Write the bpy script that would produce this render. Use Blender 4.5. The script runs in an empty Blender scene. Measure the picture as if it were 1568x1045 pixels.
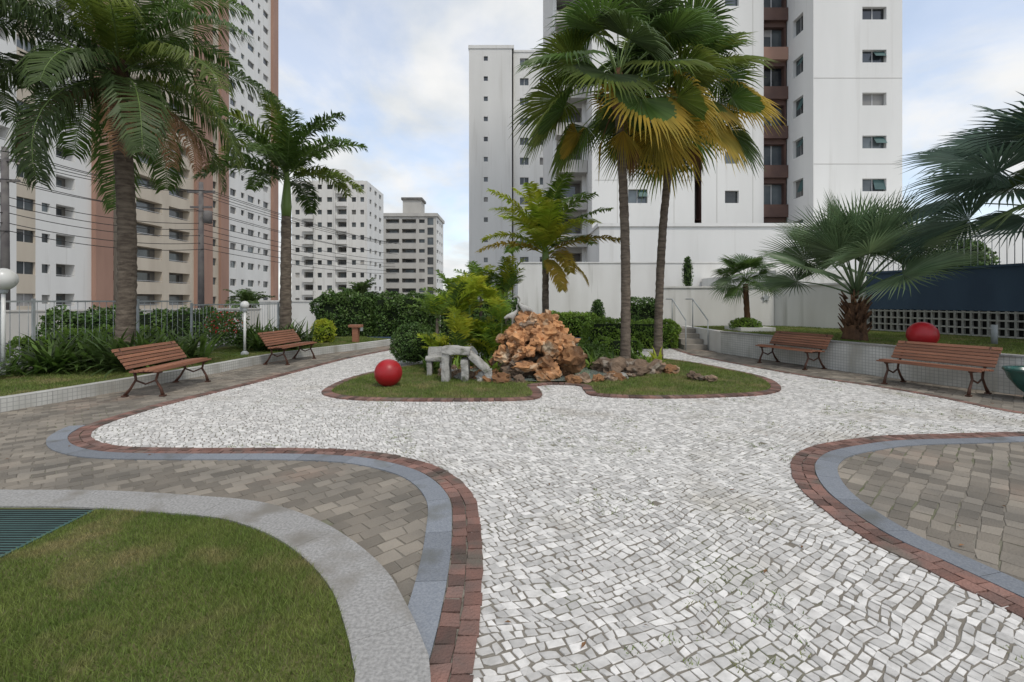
import bpy, math, random
import numpy as np
from mathutils import Vector, Matrix, noise
random.seed(7); np.random.seed(7)
R=random.random
def U(a,b): return a+(b-a)*random.random()
sc=bpy.context.scene
sc.view_settings.view_transform='Standard'
sc.view_settings.look='None'; sc.view_settings.exposure=0

# ---------------------------------------------------------------- materials
def mat(name,c1,c2=None,scale=4.0,rough=.7,bump=0.0,bscale=None,rnd=0.0,spec=.3,metal=0.0,trans=0.0,c3=None,streak=None,detail=5,lo=.35,hi=.65,c3lo=.55,c3scale=1.0,c3streak=None):
    m=bpy.data.materials.new(name); m.use_nodes=True
    nt=m.node_tree; N=nt.nodes; L=nt.links
    b=N['Principled BSDF']; out=N['Material Output']
    b.inputs['Roughness'].default_value=rough
    b.inputs['Metallic'].default_value=metal
    b.inputs['Specular IOR Level'].default_value=spec
    tc=N.new('ShaderNodeTexCoord'); mp=N.new('ShaderNodeMapping'); L.new(tc.outputs['Object'],mp.inputs['Vector'])
    if streak: mp.inputs['Scale'].default_value=streak
    nz=N.new('ShaderNodeTexNoise'); nz.inputs['Scale'].default_value=scale; nz.inputs['Detail'].default_value=detail
    L.new(mp.outputs[0],nz.inputs['Vector'])
    mr=N.new('ShaderNodeMapRange'); mr.inputs['From Min'].default_value=lo; mr.inputs['From Max'].default_value=hi
    L.new(nz.outputs['Fac'],mr.inputs['Value'])
    mx=N.new('ShaderNodeMix'); mx.data_type='RGBA'
    mx.inputs[6].default_value=(*c1,1); mx.inputs[7].default_value=(*(c2 or c1),1)
    L.new(mr.outputs[0],mx.inputs[0]); col=mx.outputs[2]
    if c3:
        n3=N.new('ShaderNodeTexNoise'); n3.inputs['Scale'].default_value=c3scale; n3.inputs['Detail'].default_value=6
        mp3=N.new('ShaderNodeMapping'); L.new(tc.outputs['Object'],mp3.inputs['Vector'])
        if c3streak: mp3.inputs['Scale'].default_value=c3streak
        L.new(mp3.outputs[0],n3.inputs['Vector'])
        m3=N.new('ShaderNodeMapRange'); m3.inputs['From Min'].default_value=c3lo; m3.inputs['From Max'].default_value=c3lo+.15
        L.new(n3.outputs['Fac'],m3.inputs['Value'])
        x3=N.new('ShaderNodeMix'); x3.data_type='RGBA'; L.new(m3.outputs[0],x3.inputs[0]); L.new(col,x3.inputs[6]); x3.inputs[7].default_value=(*c3,1); col=x3.outputs[2]
    if rnd>0:
        at=N.new('ShaderNodeAttribute'); at.attribute_name='rnd'
        m2=N.new('ShaderNodeMapRange'); m2.inputs['To Min'].default_value=1-rnd; m2.inputs['To Max'].default_value=1+rnd
        L.new(at.outputs['Fac'],m2.inputs['Value'])
        vm=N.new('ShaderNodeVectorMath'); vm.operation='SCALE'; L.new(col,vm.inputs[0]); L.new(m2.outputs[0],vm.inputs['Scale']); col=vm.outputs[0]
    L.new(col,b.inputs['Base Color'])
    if bump>0:
        nb=N.new('ShaderNodeTexNoise'); nb.inputs['Scale'].default_value=bscale or scale*4; nb.inputs['Detail'].default_value=6
        L.new(tc.outputs['Object'],nb.inputs['Vector'])
        bp=N.new('ShaderNodeBump'); bp.inputs['Strength'].default_value=bump; bp.inputs['Distance'].default_value=.02
        L.new(nb.outputs['Fac'],bp.inputs['Height']); L.new(bp.outputs[0],b.inputs['Normal'])
    if trans>0:
        tr=N.new('ShaderNodeBsdfTranslucent'); L.new(col,tr.inputs['Color'])
        ms=N.new('ShaderNodeMixShader'); ms.inputs[0].default_value=trans
        L.new(b.outputs[0],ms.inputs[1]); L.new(tr.outputs[0],ms.inputs[2]); L.new(ms.outputs[0],out.inputs['Surface'])
    return m

M={}
M['stone']=mat('mosaic_stone',(.63,.61,.58),(.48,.465,.44),14,.7,.3,60,.24,c3=(.44,.415,.37),c3lo=.55,c3scale=.9)
M['joint']=mat('paving_joint',(.185,.165,.135),(.24,.22,.185),8,.95,.6,80,c3=(.12,.14,.06),c3lo=.55,c3scale=1.2)
M['paver']=mat('concrete_paver',(.245,.215,.175),(.175,.158,.133),1.6,.85,.5,90,.3,c3=(.27,.205,.16),c3lo=.58,c3scale=.9)
M['brick']=mat('red_border_brick',(.22,.12,.095),(.15,.10,.085),5,.85,.7,70,.4,c3=(.12,.105,.085),c3lo=.55,c3scale=2.5)
M['bluegran']=mat('blue_grey_granite',(.165,.18,.205),(.225,.24,.26),90,.75,.3,120,.14,c3=(.14,.145,.14),c3lo=.54,c3scale=3)
M['gran']=mat('grey_granite',(.24,.235,.225),(.37,.36,.345),60,.8,.3,120,.06,c3=(.21,.195,.17),c3lo=.52,c3scale=2.5)
M['soil']=mat('lawn_soil',(.09,.105,.035),(.14,.13,.055),6,.95,.8,60,c3=(.18,.15,.08),c3lo=.58,c3scale=2.5)
M['blade']=mat('grass_blade',(.125,.19,.038),(.20,.245,.06),1.7,.6,rnd=.45,trans=.33,c3=(.31,.27,.12),c3lo=.52,c3scale=2.4)
M['ground']=mat('ground_concrete',(.25,.245,.235),(.18,.175,.17),.15,.9)
M['white']=mat('white_render',(.72,.715,.69),(.64,.635,.61),.5,.8,.1,20,streak=(1,1,.15),lo=.3,hi=.75,c3=(.58,.57,.54),c3lo=.6,c3scale=.7,c3streak=(2.5,2.5,.12))
M['whitedirt']=mat('white_painted_wall',(.68,.67,.64),(.56,.545,.51),1.2,.85,.2,20,streak=(1,1,.25),lo=.4,hi=.8,c3=(.44,.43,.39),c3lo=.6,c3scale=1.3,c3streak=(2.5,2.5,.2))
M['beige']=mat('beige_cladding',(.55,.49,.40),(.48,.42,.34),.6,.8,streak=(1,1,.2))
M['greyb']=mat('grey_cladding',(.47,.455,.42),(.40,.385,.355),.4,.8,streak=(1,1,.2))
M['brown']=mat('brown_tile',(.36,.22,.165),(.30,.18,.135),.6,.7,streak=(1,1,.2))
M['dkbrown']=mat('dark_brown_panel',(.12,.07,.055),(.085,.05,.042),1,.6)
M['glass']=mat('window_glass',(.03,.038,.045),(.09,.105,.11),.35,.12,spec=.7,rnd=.8)
M['curtain']=mat('window_blind',(.32,.31,.29),(.2,.2,.2),.6,.5,rnd=.5)
M['frame']=mat('window_frame',(.5,.5,.5),rough=.5)
M['teal']=mat('teal_awning',(.06,.12,.115),(.045,.09,.09),2,.5)
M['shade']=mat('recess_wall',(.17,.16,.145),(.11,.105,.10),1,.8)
M['bark']=mat('palm_bark',(.19,.155,.12),(.09,.07,.055),5,.95,1.0,25,.3,streak=(1,1,4),detail=8)
M['fibre']=mat('palm_fibre',(.16,.085,.045),(.07,.04,.025),9,.95,1.0,35,.5,streak=(1,1,.4))
M['leaf']=mat('palm_leaf',(.07,.13,.025),(.11,.18,.04),1.3,.45,rnd=.5,spec=.4,trans=.4)
M['leafd']=mat('dark_palm_leaf',(.05,.085,.025),(.085,.125,.035),1.3,.5,rnd=.5,spec=.35,trans=.35)
M['leafm']=mat('mid_palm_leaf',(.12,.18,.03),(.18,.22,.04),1.3,.5,rnd=.45,spec=.35,trans=.45)
M['leafy']=mat('yellow_palm_leaf',(.52,.52,.06),(.36,.48,.05),2,.5,rnd=.35,spec=.3,trans=.6)
M['leafo']=mat('old_palm_leaf',(.48,.33,.05),(.30,.25,.045),2,.6,rnd=.4,trans=.45)
M['leafb']=mat('dry_palm_leaf',(.24,.13,.065),(.14,.08,.04),3,.8,rnd=.4,trans=.25)
M['leafg']=mat('silver_palm_leaf',(.19,.265,.13),(.125,.195,.095),2,.45,rnd=.45,spec=.45,trans=.35)
M['leafs']=mat('blue_palm_leaf',(.10,.155,.11),(.065,.115,.08),2,.5,rnd=.45,spec=.4,trans=.3)
M['hedge']=mat('hedge_leaf',(.055,.11,.025),(.10,.165,.04),2.5,.5,rnd=.6,trans=.2)
M['hedgel']=mat('light_hedge_leaf',(.22,.33,.05),(.14,.24,.04),2.5,.5,rnd=.5,trans=.4)
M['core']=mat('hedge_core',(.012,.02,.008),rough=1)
M['crown']=mat('crownshaft',(.17,.25,.07),(.12,.18,.05),3,.4,streak=(1,1,.3))
M['red']=mat('red_glazed_ball',(.38,.012,.018),(.30,.012,.015),3,.4,spec=.4,bump=.12,bscale=8,c3=(.24,.02,.02),c3lo=.58,c3scale=5)
M['wood']=mat('bench_wood',(.30,.135,.08),(.20,.095,.06),3,.6,.3,40,.3,streak=(.5,8,8))
M['iron']=mat('bench_iron',(.10,.045,.03),(.06,.03,.02),8,.55)
M['rock']=mat('orange_rock',(.46,.235,.105),(.22,.115,.06),3.5,.9,1.0,14,.45,c3=(.50,.40,.28),c3lo=.55,c3scale=4)
M['rockd']=mat('brown_rock',(.25,.175,.12),(.12,.085,.06),4,.9,1.0,16,.35,c3=(.38,.33,.27),c3lo=.57,c3scale=4)
M['cement']=mat('weathered_cement',(.44,.43,.40),(.27,.26,.24),5,.9,.9,30,c3=(.11,.12,.08),c3lo=.56,c3scale=5)
M['water']=mat('pond_water',(.16,.2,.18),(.22,.26,.23),2,.06,.12,14,spec=.6)
M['blue']=mat('blue_painted_wall',(.06,.10,.155),(.045,.075,.12),1.2,.7,.2,20,streak=(1,1,.3))
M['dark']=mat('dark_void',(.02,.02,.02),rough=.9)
M['metal']=mat('white_railing',(.40,.42,.42),(.30,.32,.32),3,.45)
M['lampw']=mat('white_globe',(.72,.72,.69),rough=.25,spec=.5)
M['pole']=mat('concrete_pole',(.16,.15,.14),(.11,.10,.10),2,.9)
M['wire']=mat('cable',(.03,.03,.03),rough=.7)
M['vase']=mat('green_glazed_pot',(.015,.09,.075),(.02,.06,.05),5,.2,spec=.6)
M['grate']=mat('green_mat',(.06,.12,.11),(.045,.09,.085),6,.8,.4,60)
M['tile']=mat('white_mosaic_tile',(.60,.595,.56),(.46,.455,.42),3,.5,.1,30,.1,c3=(.36,.34,.29),c3lo=.58,c3scale=1.5,c3streak=(2,2,.4))
M['flower']=mat('red_flower',(.5,.02,.03),(.6,.08,.05),5,.6,rnd=.3,trans=.3)
M['step']=mat('step_stone',(.33,.30,.26),(.24,.22,.19),3,.8,.3)

def add_grid(m,size,dark):
    nt=m.node_tree;N=nt.nodes;L=nt.links;b=N['Principled BSDF']
    src=b.inputs['Base Color'].links[0].from_socket
    tc=N.new('ShaderNodeTexCoord'); br=N.new('ShaderNodeTexBrick')
    sx=N.new('ShaderNodeSeparateXYZ'); L.new(tc.outputs['Object'],sx.inputs[0])
    cb=N.new('ShaderNodeCombineXYZ'); L.new(sx.outputs['Y'],cb.inputs['X']); L.new(sx.outputs['Z'],cb.inputs['Y'])
    L.new(cb.outputs[0],br.inputs['Vector']); br.offset=0
    br.inputs['Scale'].default_value=1; br.inputs['Brick Width'].default_value=size; br.inputs['Row Height'].default_value=size
    br.inputs['Mortar Size'].default_value=size*.07
    mx=N.new('ShaderNodeMix'); mx.data_type='RGBA'; L.new(br.outputs['Fac'],mx.inputs[0]); L.new(src,mx.inputs[6]); mx.inputs[7].default_value=(*dark,1)
    L.new(mx.outputs[2],b.inputs['Base Color'])
add_grid(M['tile'],.06,(.33,.33,.31))

# ---------------------------------------------------------------- mesh builder
Z=Vector((0,0,1))
class MB:
    def __init__(s,*mats): s.v=[];s.f=[];s.m=[];s.r=[];s.mats=[M[k] for k in mats];s.idx={k:i for i,k in enumerate(mats)};s.sm=[]
    def face(s,pts,m,r=None,sm=False):
        n=len(s.v); s.v.extend([tuple(p) for p in pts]); s.f.append(tuple(range(n,n+len(pts)))); s.m.append(s.idx[m]); s.r.append(R() if r is None else r); s.sm.append(sm)
    def poly(s,verts,faces,m,r=None,sm=False):
        n=len(s.v); s.v.extend([tuple(p) for p in verts]); r=R() if r is None else r
        for f in faces:
            s.f.append(tuple(i+n for i in f)); s.m.append(s.idx[m]); s.r.append(r); s.sm.append(sm)
    def box(s,a,b,m,M4=None,r=None):
        x0,y0,z0=a;x1,y1,z1=b
        v=[Vector(p) for p in ((x0,y0,z0),(x1,y0,z0),(x1,y1,z0),(x0,y1,z0),(x0,y0,z1),(x1,y0,z1),(x1,y1,z1),(x0,y1,z1))]
        if M4: v=[M4@p for p in v]
        s.poly(v,[(0,3,2,1),(4,5,6,7),(0,1,5,4),(1,2,6,5),(2,3,7,6),(3,0,4,7)],m,r)
    def tube(s,pts,rad,m,n=8,r=None,cap=True):
        pts=[Vector(p) for p in pts]; K=len(pts)
        if not hasattr(rad,'__len__'): rad=[rad]*K
        vs=[]; ref=None
        for i in range(K):
            d=(pts[min(i+1,K-1)]-pts[max(i-1,0)])
            if d.length<1e-9: d=Vector((0,0,1))
            d.normalize()
            if ref is None: ref=Vector((1,0,0)) if abs(d.x)<.8 else Vector((0,1,0))
            a=(ref-d*ref.dot(d)).normalized(); b=d.cross(a); ref=a
            for k in range(n):
                t=2*math.pi*k/n; vs.append(pts[i]+(a*math.cos(t)+b*math.sin(t))*rad[i])
        fs=[(i*n+k,i*n+(k+1)%n,(i+1)*n+(k+1)%n,(i+1)*n+k) for i in range(K-1) for k in range(n)]
        if cap: fs+= [tuple(range(n-1,-1,-1)),tuple(range((K-1)*n,K*n))]
        s.poly(vs,fs,m,r,True)
    def lathe(s,c,prof,m,n=24):
        c=Vector(c); vs=[]
        for (rr,z) in prof:
            for k in range(n):
                t=2*math.pi*k/n; vs.append(c+Vector((rr*math.cos(t),rr*math.sin(t),z)))
        fs=[(i*n+k,i*n+(k+1)%n,(i+1)*n+(k+1)%n,(i+1)*n+k) for i in range(len(prof)-1) for k in range(n)]
        s.poly(vs,fs,m,None,True)
    def obj(s,name,loc=None,rotz=0):
        me=bpy.data.meshes.new(name); me.from_pydata(s.v,[],s.f)
        for m in s.mats: me.materials.append(m)
        me.polygons.foreach_set('material_index',s.m)
        me.polygons.foreach_set('use_smooth',s.sm)
        a=me.attributes.new('rnd','FLOAT','FACE'); a.data.foreach_set('value',s.r)
        me.update()
        o=bpy.data.objects.new(name,me); sc.collection.objects.link(o)
        if loc: o.location=loc
        o.rotation_euler[2]=rotz
        return o
def ball(mb,c,r,m,n=24):
    mb.lathe(c,[(max(r*math.sin(math.pi*i/n),1e-4),-r*math.cos(math.pi*i/n)) for i in range(n+1)],m,2*n)

# ---------------------------------------------------------------- plane geometry helpers
def smooth(pts,k=8,closed=False):
    P=[Vector((p[0],p[1])) for p in pts]; n=len(P); out=[]
    rng=range(n) if closed else range(n-1)
    for i in rng:
        if closed: a,b,c,d=P[(i-1)%n],P[i],P[(i+1)%n],P[(i+2)%n]
        else: a,b,c,d=P[max(i-1,0)],P[i],P[i+1],P[min(i+2,n-1)]
        for j in range(k):
            t=j/k
            out.append(.5*((2*b)+(c-a)*t+(2*a-5*b+4*c-d)*t*t+(3*b-a-3*c+d)*t**3))
    if not closed: out.append(P[-1])
    return out
def resample(path,step,closed=False):
    P=list(path)+([path[0]] if closed else [])
    cum=[0]
    for i in range(1,len(P)): cum.append(cum[-1]+(P[i]-P[i-1]).length)
    n=max(2,int(round(cum[-1]/step))); out=[];j=0
    for i in range(n+1):
        t=cum[-1]*i/n
        while j<len(cum)-2 and cum[j+1]<t: j+=1
        f=(t-cum[j])/max(cum[j+1]-cum[j],1e-9); out.append(P[j].lerp(P[j+1],f))
    return out[:-1] if closed else out
def normals(P,closed=False):
    n=len(P); o=[]
    for i in range(n):
        if closed: d=P[(i+1)%n]-P[(i-1)%n]
        else: d=P[min(i+1,n-1)]-P[max(i-1,0)]
        d.normalize(); o.append(Vector((-d.y,d.x)))
    return o
def offset(P,d,closed=False):
    N=normals(P,closed); return [p+n*d for p,n in zip(P,N)]
def T2(P): return [(p[0],p[1]) for p in P]
def inside(px,py,poly):
    px=np.asarray(px);py=np.asarray(py); c=np.zeros(px.shape,bool); n=len(poly); j=n-1
    for i in range(n):
        xi,yi=poly[i][0],poly[i][1]; xj,yj=poly[j][0],poly[j][1]
        if yi!=yj:
            c^=((yi>py)!=(yj>py))&(px<(xj-xi)*(py-yi)/(yj-yi)+xi)
        j=i
    return c
def strip(mb,path,d0,d1,rows,seg,z,m,gap=.008,closed=False,jit=0.0,sub=1,base=0.0):
    P=resample(path,seg/sub,closed); N=normals(P,closed); n=len(P)
    nb=(n if closed else n-1)//sub
    for rI in range(rows):
        a0=d0+(d1-d0)*rI/rows; a1=d0+(d1-d0)*(rI+1)/rows; sg=1 if d1>d0 else -1
        a0+=sg*gap/2;a1-=sg*gap/2
        for b in range(nb):
            ids=[(b*sub+q) % n for q in range(sub+1)]
            A=[];B=[]
            for q,i in enumerate(ids):
                e=0
                tn=Vector((N[i].y,-N[i].x))
                if q==0:e=gap/2
                if q==sub:e=-gap/2
                sh=(rI%2)*seg*.5 if sub==1 else 0
                A.append(P[i]+N[i]*(a0+U(-jit,jit))+tn*(e+sh+U(-jit,jit))); B.append(P[i]+N[i]*(a1+U(-jit,jit))+tn*(e+sh+U(-jit,jit)))
            zz=z+U(-jit,jit)*.4; r=R()
            k=len(A)
            vs=[(p.x,p.y,zz) for p in A]+[(p.x,p.y,zz) for p in B]+[(p.x,p.y,base) for p in A]+[(p.x,p.y,base) for p in B]
            fs=[(i,i+1,k+i+1,k+i) for i in range(k-1)]+[(2*k+i,2*k+i+1,i+1,i) for i in range(k-1)]+[(k+i,k+i+1,3*k+i+1,3*k+i) for i in range(k-1)]
            fs+=[(0,k,3*k,2*k),(k-1,2*k-1,4*k-1,3*k-1)]
            mb.poly(vs,fs,m,r)
def sheet(name,poly,z,m):
    mb=MB(m); mb.face([(p[0],p[1],z) for p in poly],m,.5); return mb.obj(name)

# ---------------------------------------------------------------- layout curves (metres)
Lp=smooth([(-.10,.3),(-.13,1.3),(-.151,1.846),(-.147,2.16),(-.157,2.571),(-.192,3.0),(-.275,3.541),(-.4615,3.956),(-.738,4.286),(-1.165,4.557),(-1.591,4.696),(-2.207,4.758),(-3.198,4.758),(-3.893,4.80),(-4.328,4.954),(-4.644,5.192),(-4.83,5.4545),(-4.93,5.838),(-4.944,6.667),(-4.796,7.606),(-4.6,8.852),(-4.427,10.485),(-4.233,12.0),(-3.9,13.33),(-3.3,15.4)])
Rl=smooth([(2.62,.3),(2.55,1.2),(2.46,1.8),(2.40,2.204),(2.346,2.427),(2.282,2.667),(2.214,2.919),(2.209,3.273),(2.281,3.724),(2.458,4.154),(2.694,4.5),(3.04,4.8),(3.53,5.023),(4.082,5.192),(4.873,5.268),(5.822,5.347),(8,5.38),(11,5.4)])
Ro=smooth([(11,5.75),(8.5,5.8),(7.2,5.9),(6.68,6.3),(6.58,7.2),(6.35,8.1),(5.9,9.0),(5.4,10.6),(5.0,12.4),(4.9,13.5),(5.0,15.4)])
white=T2(offset(Lp,.05))+T2(reversed(offset(Ro,-.05)))+T2(reversed(offset(Rl,-.05)))
isl_raw=[(-3.12,8.1),(-3.0,7.5),(-2.5,7.12),(-1.79,7.0),(-.81,6.97),(.1,7.03),(.42,7.25),(.44,7.75),(.40,8.2),(.8,8.35),(1.2,8.2),(1.22,7.75),(1.32,7.35),(2.16,7.18),(3.2,7.27),(4.05,7.5),(4.55,8.0),(4.85,9.0),(4.67,10.0),(4.31,11.25),(3.5,12.2),(1.93,12.4),(.26,12.2),(-1.2,11.6),(-2.2,10.8),(-2.8,9.9),(-3.08,9.0)]
isl=smooth(isl_raw,5,True)
kerbL=smooth([(-7.6,3.4),(-7.3,5),(-6.75,6.6),(-6.4,8.0),(-6.12,9.5),(-5.9,11.2),(-5.4,12.8),(-4.6,14.5),(-3.9,16.2)])
gk=smooth([(-7.6,3.75),(-6,3.7),(-3.96,3.65),(-3.151,3.636),(-2.38,3.541),(-1.829,3.429),(-1.341,3.176),(-.976,2.88),(-.693,2.571),(-.523,2.298),(-.397,2.057),(-.318,1.846),(-.25,1.3),(-.22,.3)])
gki=offset(gk,-.29)
wallR=smooth([(5.95,13.4),(6.3,12.2),(6.8,10.7),(7.15,9.6),(7.75,8.1),(8.3,7.0),(9.2,5.6),(10.5,4)],4)

sheet('ground',[(-1500,-300),(1500,-300),(1500,2500),(-1500,2500)],-.06,'ground')
sheet('paving_bed',[(-8.2,0.0),(12,0.0),(12,16.6),(-8.2,16.6)],0.0,'joint')

def warp(x,y,ang,amp,nz):
    c,s=math.cos(ang),math.sin(ang)
    X=c*x-s*y; Y=s*x+c*y
    a=X+amp*math.sin(.9*Y+.4)+amp*.4*math.sin(2.3*X+1); b=Y+amp*1.3*math.sin(.8*X)+amp*.4*math.sin(2.1*Y+X)
    if nz:
        a+=nz*noise.noise(Vector((x*5,y*5,1))); b+=nz*noise.noise(Vector((x*5,y*5,9)))
    return a,b
def stones(name,m,test,ang,amp,s,ar,jit,gap,zb,zj,bounds,bond=None,nz=0,wob=.4):
    mb=MB(m); cells=[]
    x0,x1,y0,y1=bounds; rad=max(x1-x0,y1-y0)*.85; cx=(x0+x1)/2;cy=(y0+y1)/2
    nr=int(2*rad/s)
    for j in range(nr):
        v=-rad+j*s; u=-rad+(R()*s if bond is None else (j%2)*s*ar*.5)
        while u<rad:
            w=s*ar*(U(1-wob,1+wob) if bond is None else 1)
            cells.append((u,v,w)); u+=w
    C=[]
    for (u,v,w) in cells:
        x,y=warp(u+w/2,v+s/2,ang,amp,0); C.append((x+cx,y+cy))
    C=np.array(C); ok=(C[:,0]>x0)&(C[:,0]<x1)&(C[:,1]>y0)&(C[:,1]<y1); ok[ok]=test(C[ok,0],C[ok,1])
    for i in np.nonzero(ok)[0]:
        u,v,w=cells[i]; g=gap/2; J=lambda:U(-jit,jit)
        if bond is None and R()<.002: continue
        cs=[(u+g+J(),v+g+J()),(u+w-g+J(),v+g+J()),(u+w-g+J(),v+s-g+J()),(u+g+J(),v+s-g+J())]
        if bond is None and R()<.5:
            k=random.randrange(4); a=Vector(cs[k]);p=Vector(cs[k-1]);q=Vector(cs[(k+1)%4]); cs[k:k+1]=[tuple(a.lerp(p,U(.15,.45))),tuple(a.lerp(q,U(.15,.35)))]
        P=[]
        for (a,b) in cs:
            x,y=warp(a,b,ang,amp,nz); P.append((x+cx,y+cy))
        n=len(P)
        mx=sum(p[0] for p in P)/n; my=sum(p[1] for p in P)/n
        h=zb+U(-zj,zj); k=1-.10*min(1,.06/s)
        ti=[((p[0]-mx)*k+mx,(p[1]-my)*k+my,h+U(-.0005,.0005)) for p in P]
        if my<5.5:
            mid=[(p[0],p[1],h-.0025) for p in P]; bo=[(p[0],p[1],0.0005) for p in P]
            fs=[tuple(range(n))]+[(n+q,n+(q+1)%n,(q+1)%n,q) for q in range(n)]+[(2*n+q,2*n+(q+1)%n,n+(q+1)%n,n+q) for q in range(n)]
            mb.poly(ti+mid+bo,fs,m)
        else:
            mid=[(p[0],p[1],0.0005) for p in P]
            mb.poly(ti+mid,[tuple(range(n))]+[(n+q,n+(q+1)%n,(q+1)%n,q) for q in range(n)],m)
    return mb.obj(name)
islL=T2(isl); islS=T2(offset(isl,.06,True))
wp=white
stones('stone_mosaic_paving','stone',lambda x,y: inside(x,y,wp)&~inside(x,y,islS)&(np.abs(x)<y*1.3+1.2),.5,.13,.051,1.12,.0062,.0075,.005,.0006,(-5.2,11,.9,15.4),nz=.035)
lawnF=T2(gk)+[(-7.6,.3)]
plaza=T2(kerbL)+[(-3.9,16.5),(6,16.5)]+T2(wallR)+[(10.5,.3),(-7.6,.3)]
wcore=T2(offset(Lp,.15))+T2(reversed(Ro))+T2(reversed(offset(Rl,-.15)))
stones('concrete_paver_walkway','paver',lambda x,y: inside(x,y,plaza)&~inside(x,y,wcore)&~inside(x,y,islL)&~inside(x,y,lawnF)&(np.abs(x)<y*1.35+1.3),.75,.03,.112,1.4,.008,.008,.006,.0008,(-7.6,10.4,.9,16.4),bond=1,nz=.02)

mb=MB('brick'); strip(mb,Lp,.0,.19,2,.105,.012,'brick',.008,jit=.006); mb.obj('red_brick_border')
mb=MB('brick'); strip(mb,Rl,-.0,-.19,2,.105,.012,'brick',.008,jit=.006); mb.obj('red_brick_border')
mb=MB('bluegran'); Lc=[p for i,p in enumerate(Lp) if i<len(Lp)-8*7]
strip(mb,Lc,.19,.36,1,.55,.015,'bluegran',.004,sub=6); mb.obj('granite_border')
mb=MB('bluegran'); strip(mb,Rl,-.19,-.36,1,.55,.015,'bluegran',.004,sub=6); mb.obj('granite_border')
mb=MB('gran'); strip(mb,gk,0,-.29,1,1.1,.034,'gran',.003,sub=10); mb.obj('granite_lawn_kerb')
mb=MB('brick'); strip(mb,isl,-.03,.13,1,.10,.03,'brick',.008,closed=True,jit=.006); mb.obj('brick_bed_edging')
mb=MB('brick'); strip(mb,Ro,.0,-.13,1,.10,.012,'brick',.010,jit=.006); mb.obj('red_brick_border')

# ---------------------------------------------------------------- lawns
def blades(mb,poly,dens,h,w,z,m='blade',test=None,zf=None):
    xs=[p[0] for p in poly];ys=[p[1] for p in poly]
    n=int((max(xs)-min(xs))*(max(ys)-min(ys))*dens)
    x=np.random.uniform(min(xs),max(xs),n);y=np.random.uniform(min(ys),max(ys),n)
    k=inside(x,y,poly)&(np.abs(x)<y*1.2+.8)&(y>.9)
    if test is not None: k&=test(x,y)
    x=x[k];y=y[k];n=len(x); a=np.random.uniform(0,2*np.pi,n); hh=h*np.random.uniform(.5,1.2,n)
    hh*=1+.35*np.sin(x*3.1+1.3*np.sin(y*2.3))*np.sin(y*3.7+x)
    dx=np.cos(a)*w/2;dy=np.sin(a)*w/2; lx=np.random.normal(0,.5,n)*hh;ly=np.random.normal(0,.5,n)*hh
    V=np.stack([np.stack([x-dx,y-dy,np.full(n,z)],1),np.stack([x+dx,y+dy,np.full(n,z)],1),np.stack([x+lx,y+ly,z+hh],1)],1).reshape(-1,3)
    b=len(mb.v); mb.v.extend(map(tuple,V.tolist())); mb.f.extend([(b+3*i,b+3*i+1,b+3*i+2) for i in range(n)])
    mb.m.extend([mb.idx[m]]*n); mb.r.extend(np.random.rand(n).tolist()); mb.sm.extend([False]*n)
lawnI=T2(gki)+[(-7.6,.3)]
def lawn(name,poly,z,dens,h,w,test=None):
    mb=MB('soil','blade'); mb.face([(p[0],p[1],z) for p in poly],'soil',.5)
    blades(mb,poly,dens,h,w,z,test=test); return mb.obj(name)
lawn('lawn',lawnI,.022,24000,.028,.0035,test=lambda x,y:~((x<-2.93)&(y>1.8))&(x>-3.3))
isli=T2(offset(isl,.13,True))
pond=lambda x,y:((x-.6)/1.75)**2+((y-9.45)/1.0)**2>1
lawn('lawn',isli,.03,3000,.04,.007,test=pond)
lawnLp=T2(offset(kerbL,.16))+[(-5.5,17.5),(-8.0,17),(-8.4,12.5),(-9.6,8.5),(-10.5,5.5),(-10.5,3.4)]
mb=MB('soil','blade'); mb.face([(p[0],p[1],.15) for p in lawnLp],'soil',.5); blades(mb,lawnLp,2300,.04,.008,.15); mb.obj('lawn')
mb=MB('gran','tile'); strip(mb,kerbL,0,.17,1,.9,.19,'tile',.004,sub=3); mb.obj('raised_lawn_kerb')
mb=MB('grate','dark'); mb.box((-7,1.9,.024),(-2.93,3.3,.03),'grate')
for i in range(46): mb.box((-7,1.95+i*.03,.031),(-2.95,1.957+i*.03,.034),'dark')
mb.obj('green_drain_mat')
mb=MB('blade')
for i in range(7500):
    x=U(-3,7);y=U(1.9,9)
    nn=noise.noise(Vector((x*1.3,y*1.3,3)))
    if nn<.18 or not inside([x],[y],wp)[0] or inside([x],[y],islL)[0]: continue
    for k in range(random.randint(3,9)):
        a=U(0,6.28);h=U(.006,.02);xx=x+U(-.025,.025);yy=y+U(-.025,.025);dx=math.cos(a)*.003;dy=math.sin(a)*.003
        mb.face([(xx-dx,yy-dy,.003),(xx+dx,yy+dy,.003),(xx+U(-.02,.02),yy+U(-.02,.02),.005+h)],'blade')
mb.obj('joint_weeds')
mb=MB('leafb')
for i in range(220):
    x=U(-6,8);y=U(2,12);a=U(0,6.28);l=U(.01,.03);c,s=math.cos(a),math.sin(a)
    mb.face([(x-c*l,y-s*l,.016),(x+s*l*.35,y-c*l*.35,.02),(x+c*l,y+s*l,.016),(x-s*l*.35,y+c*l*.35,.022)],'leafb')
mb.obj('fallen_leaves')

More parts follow.
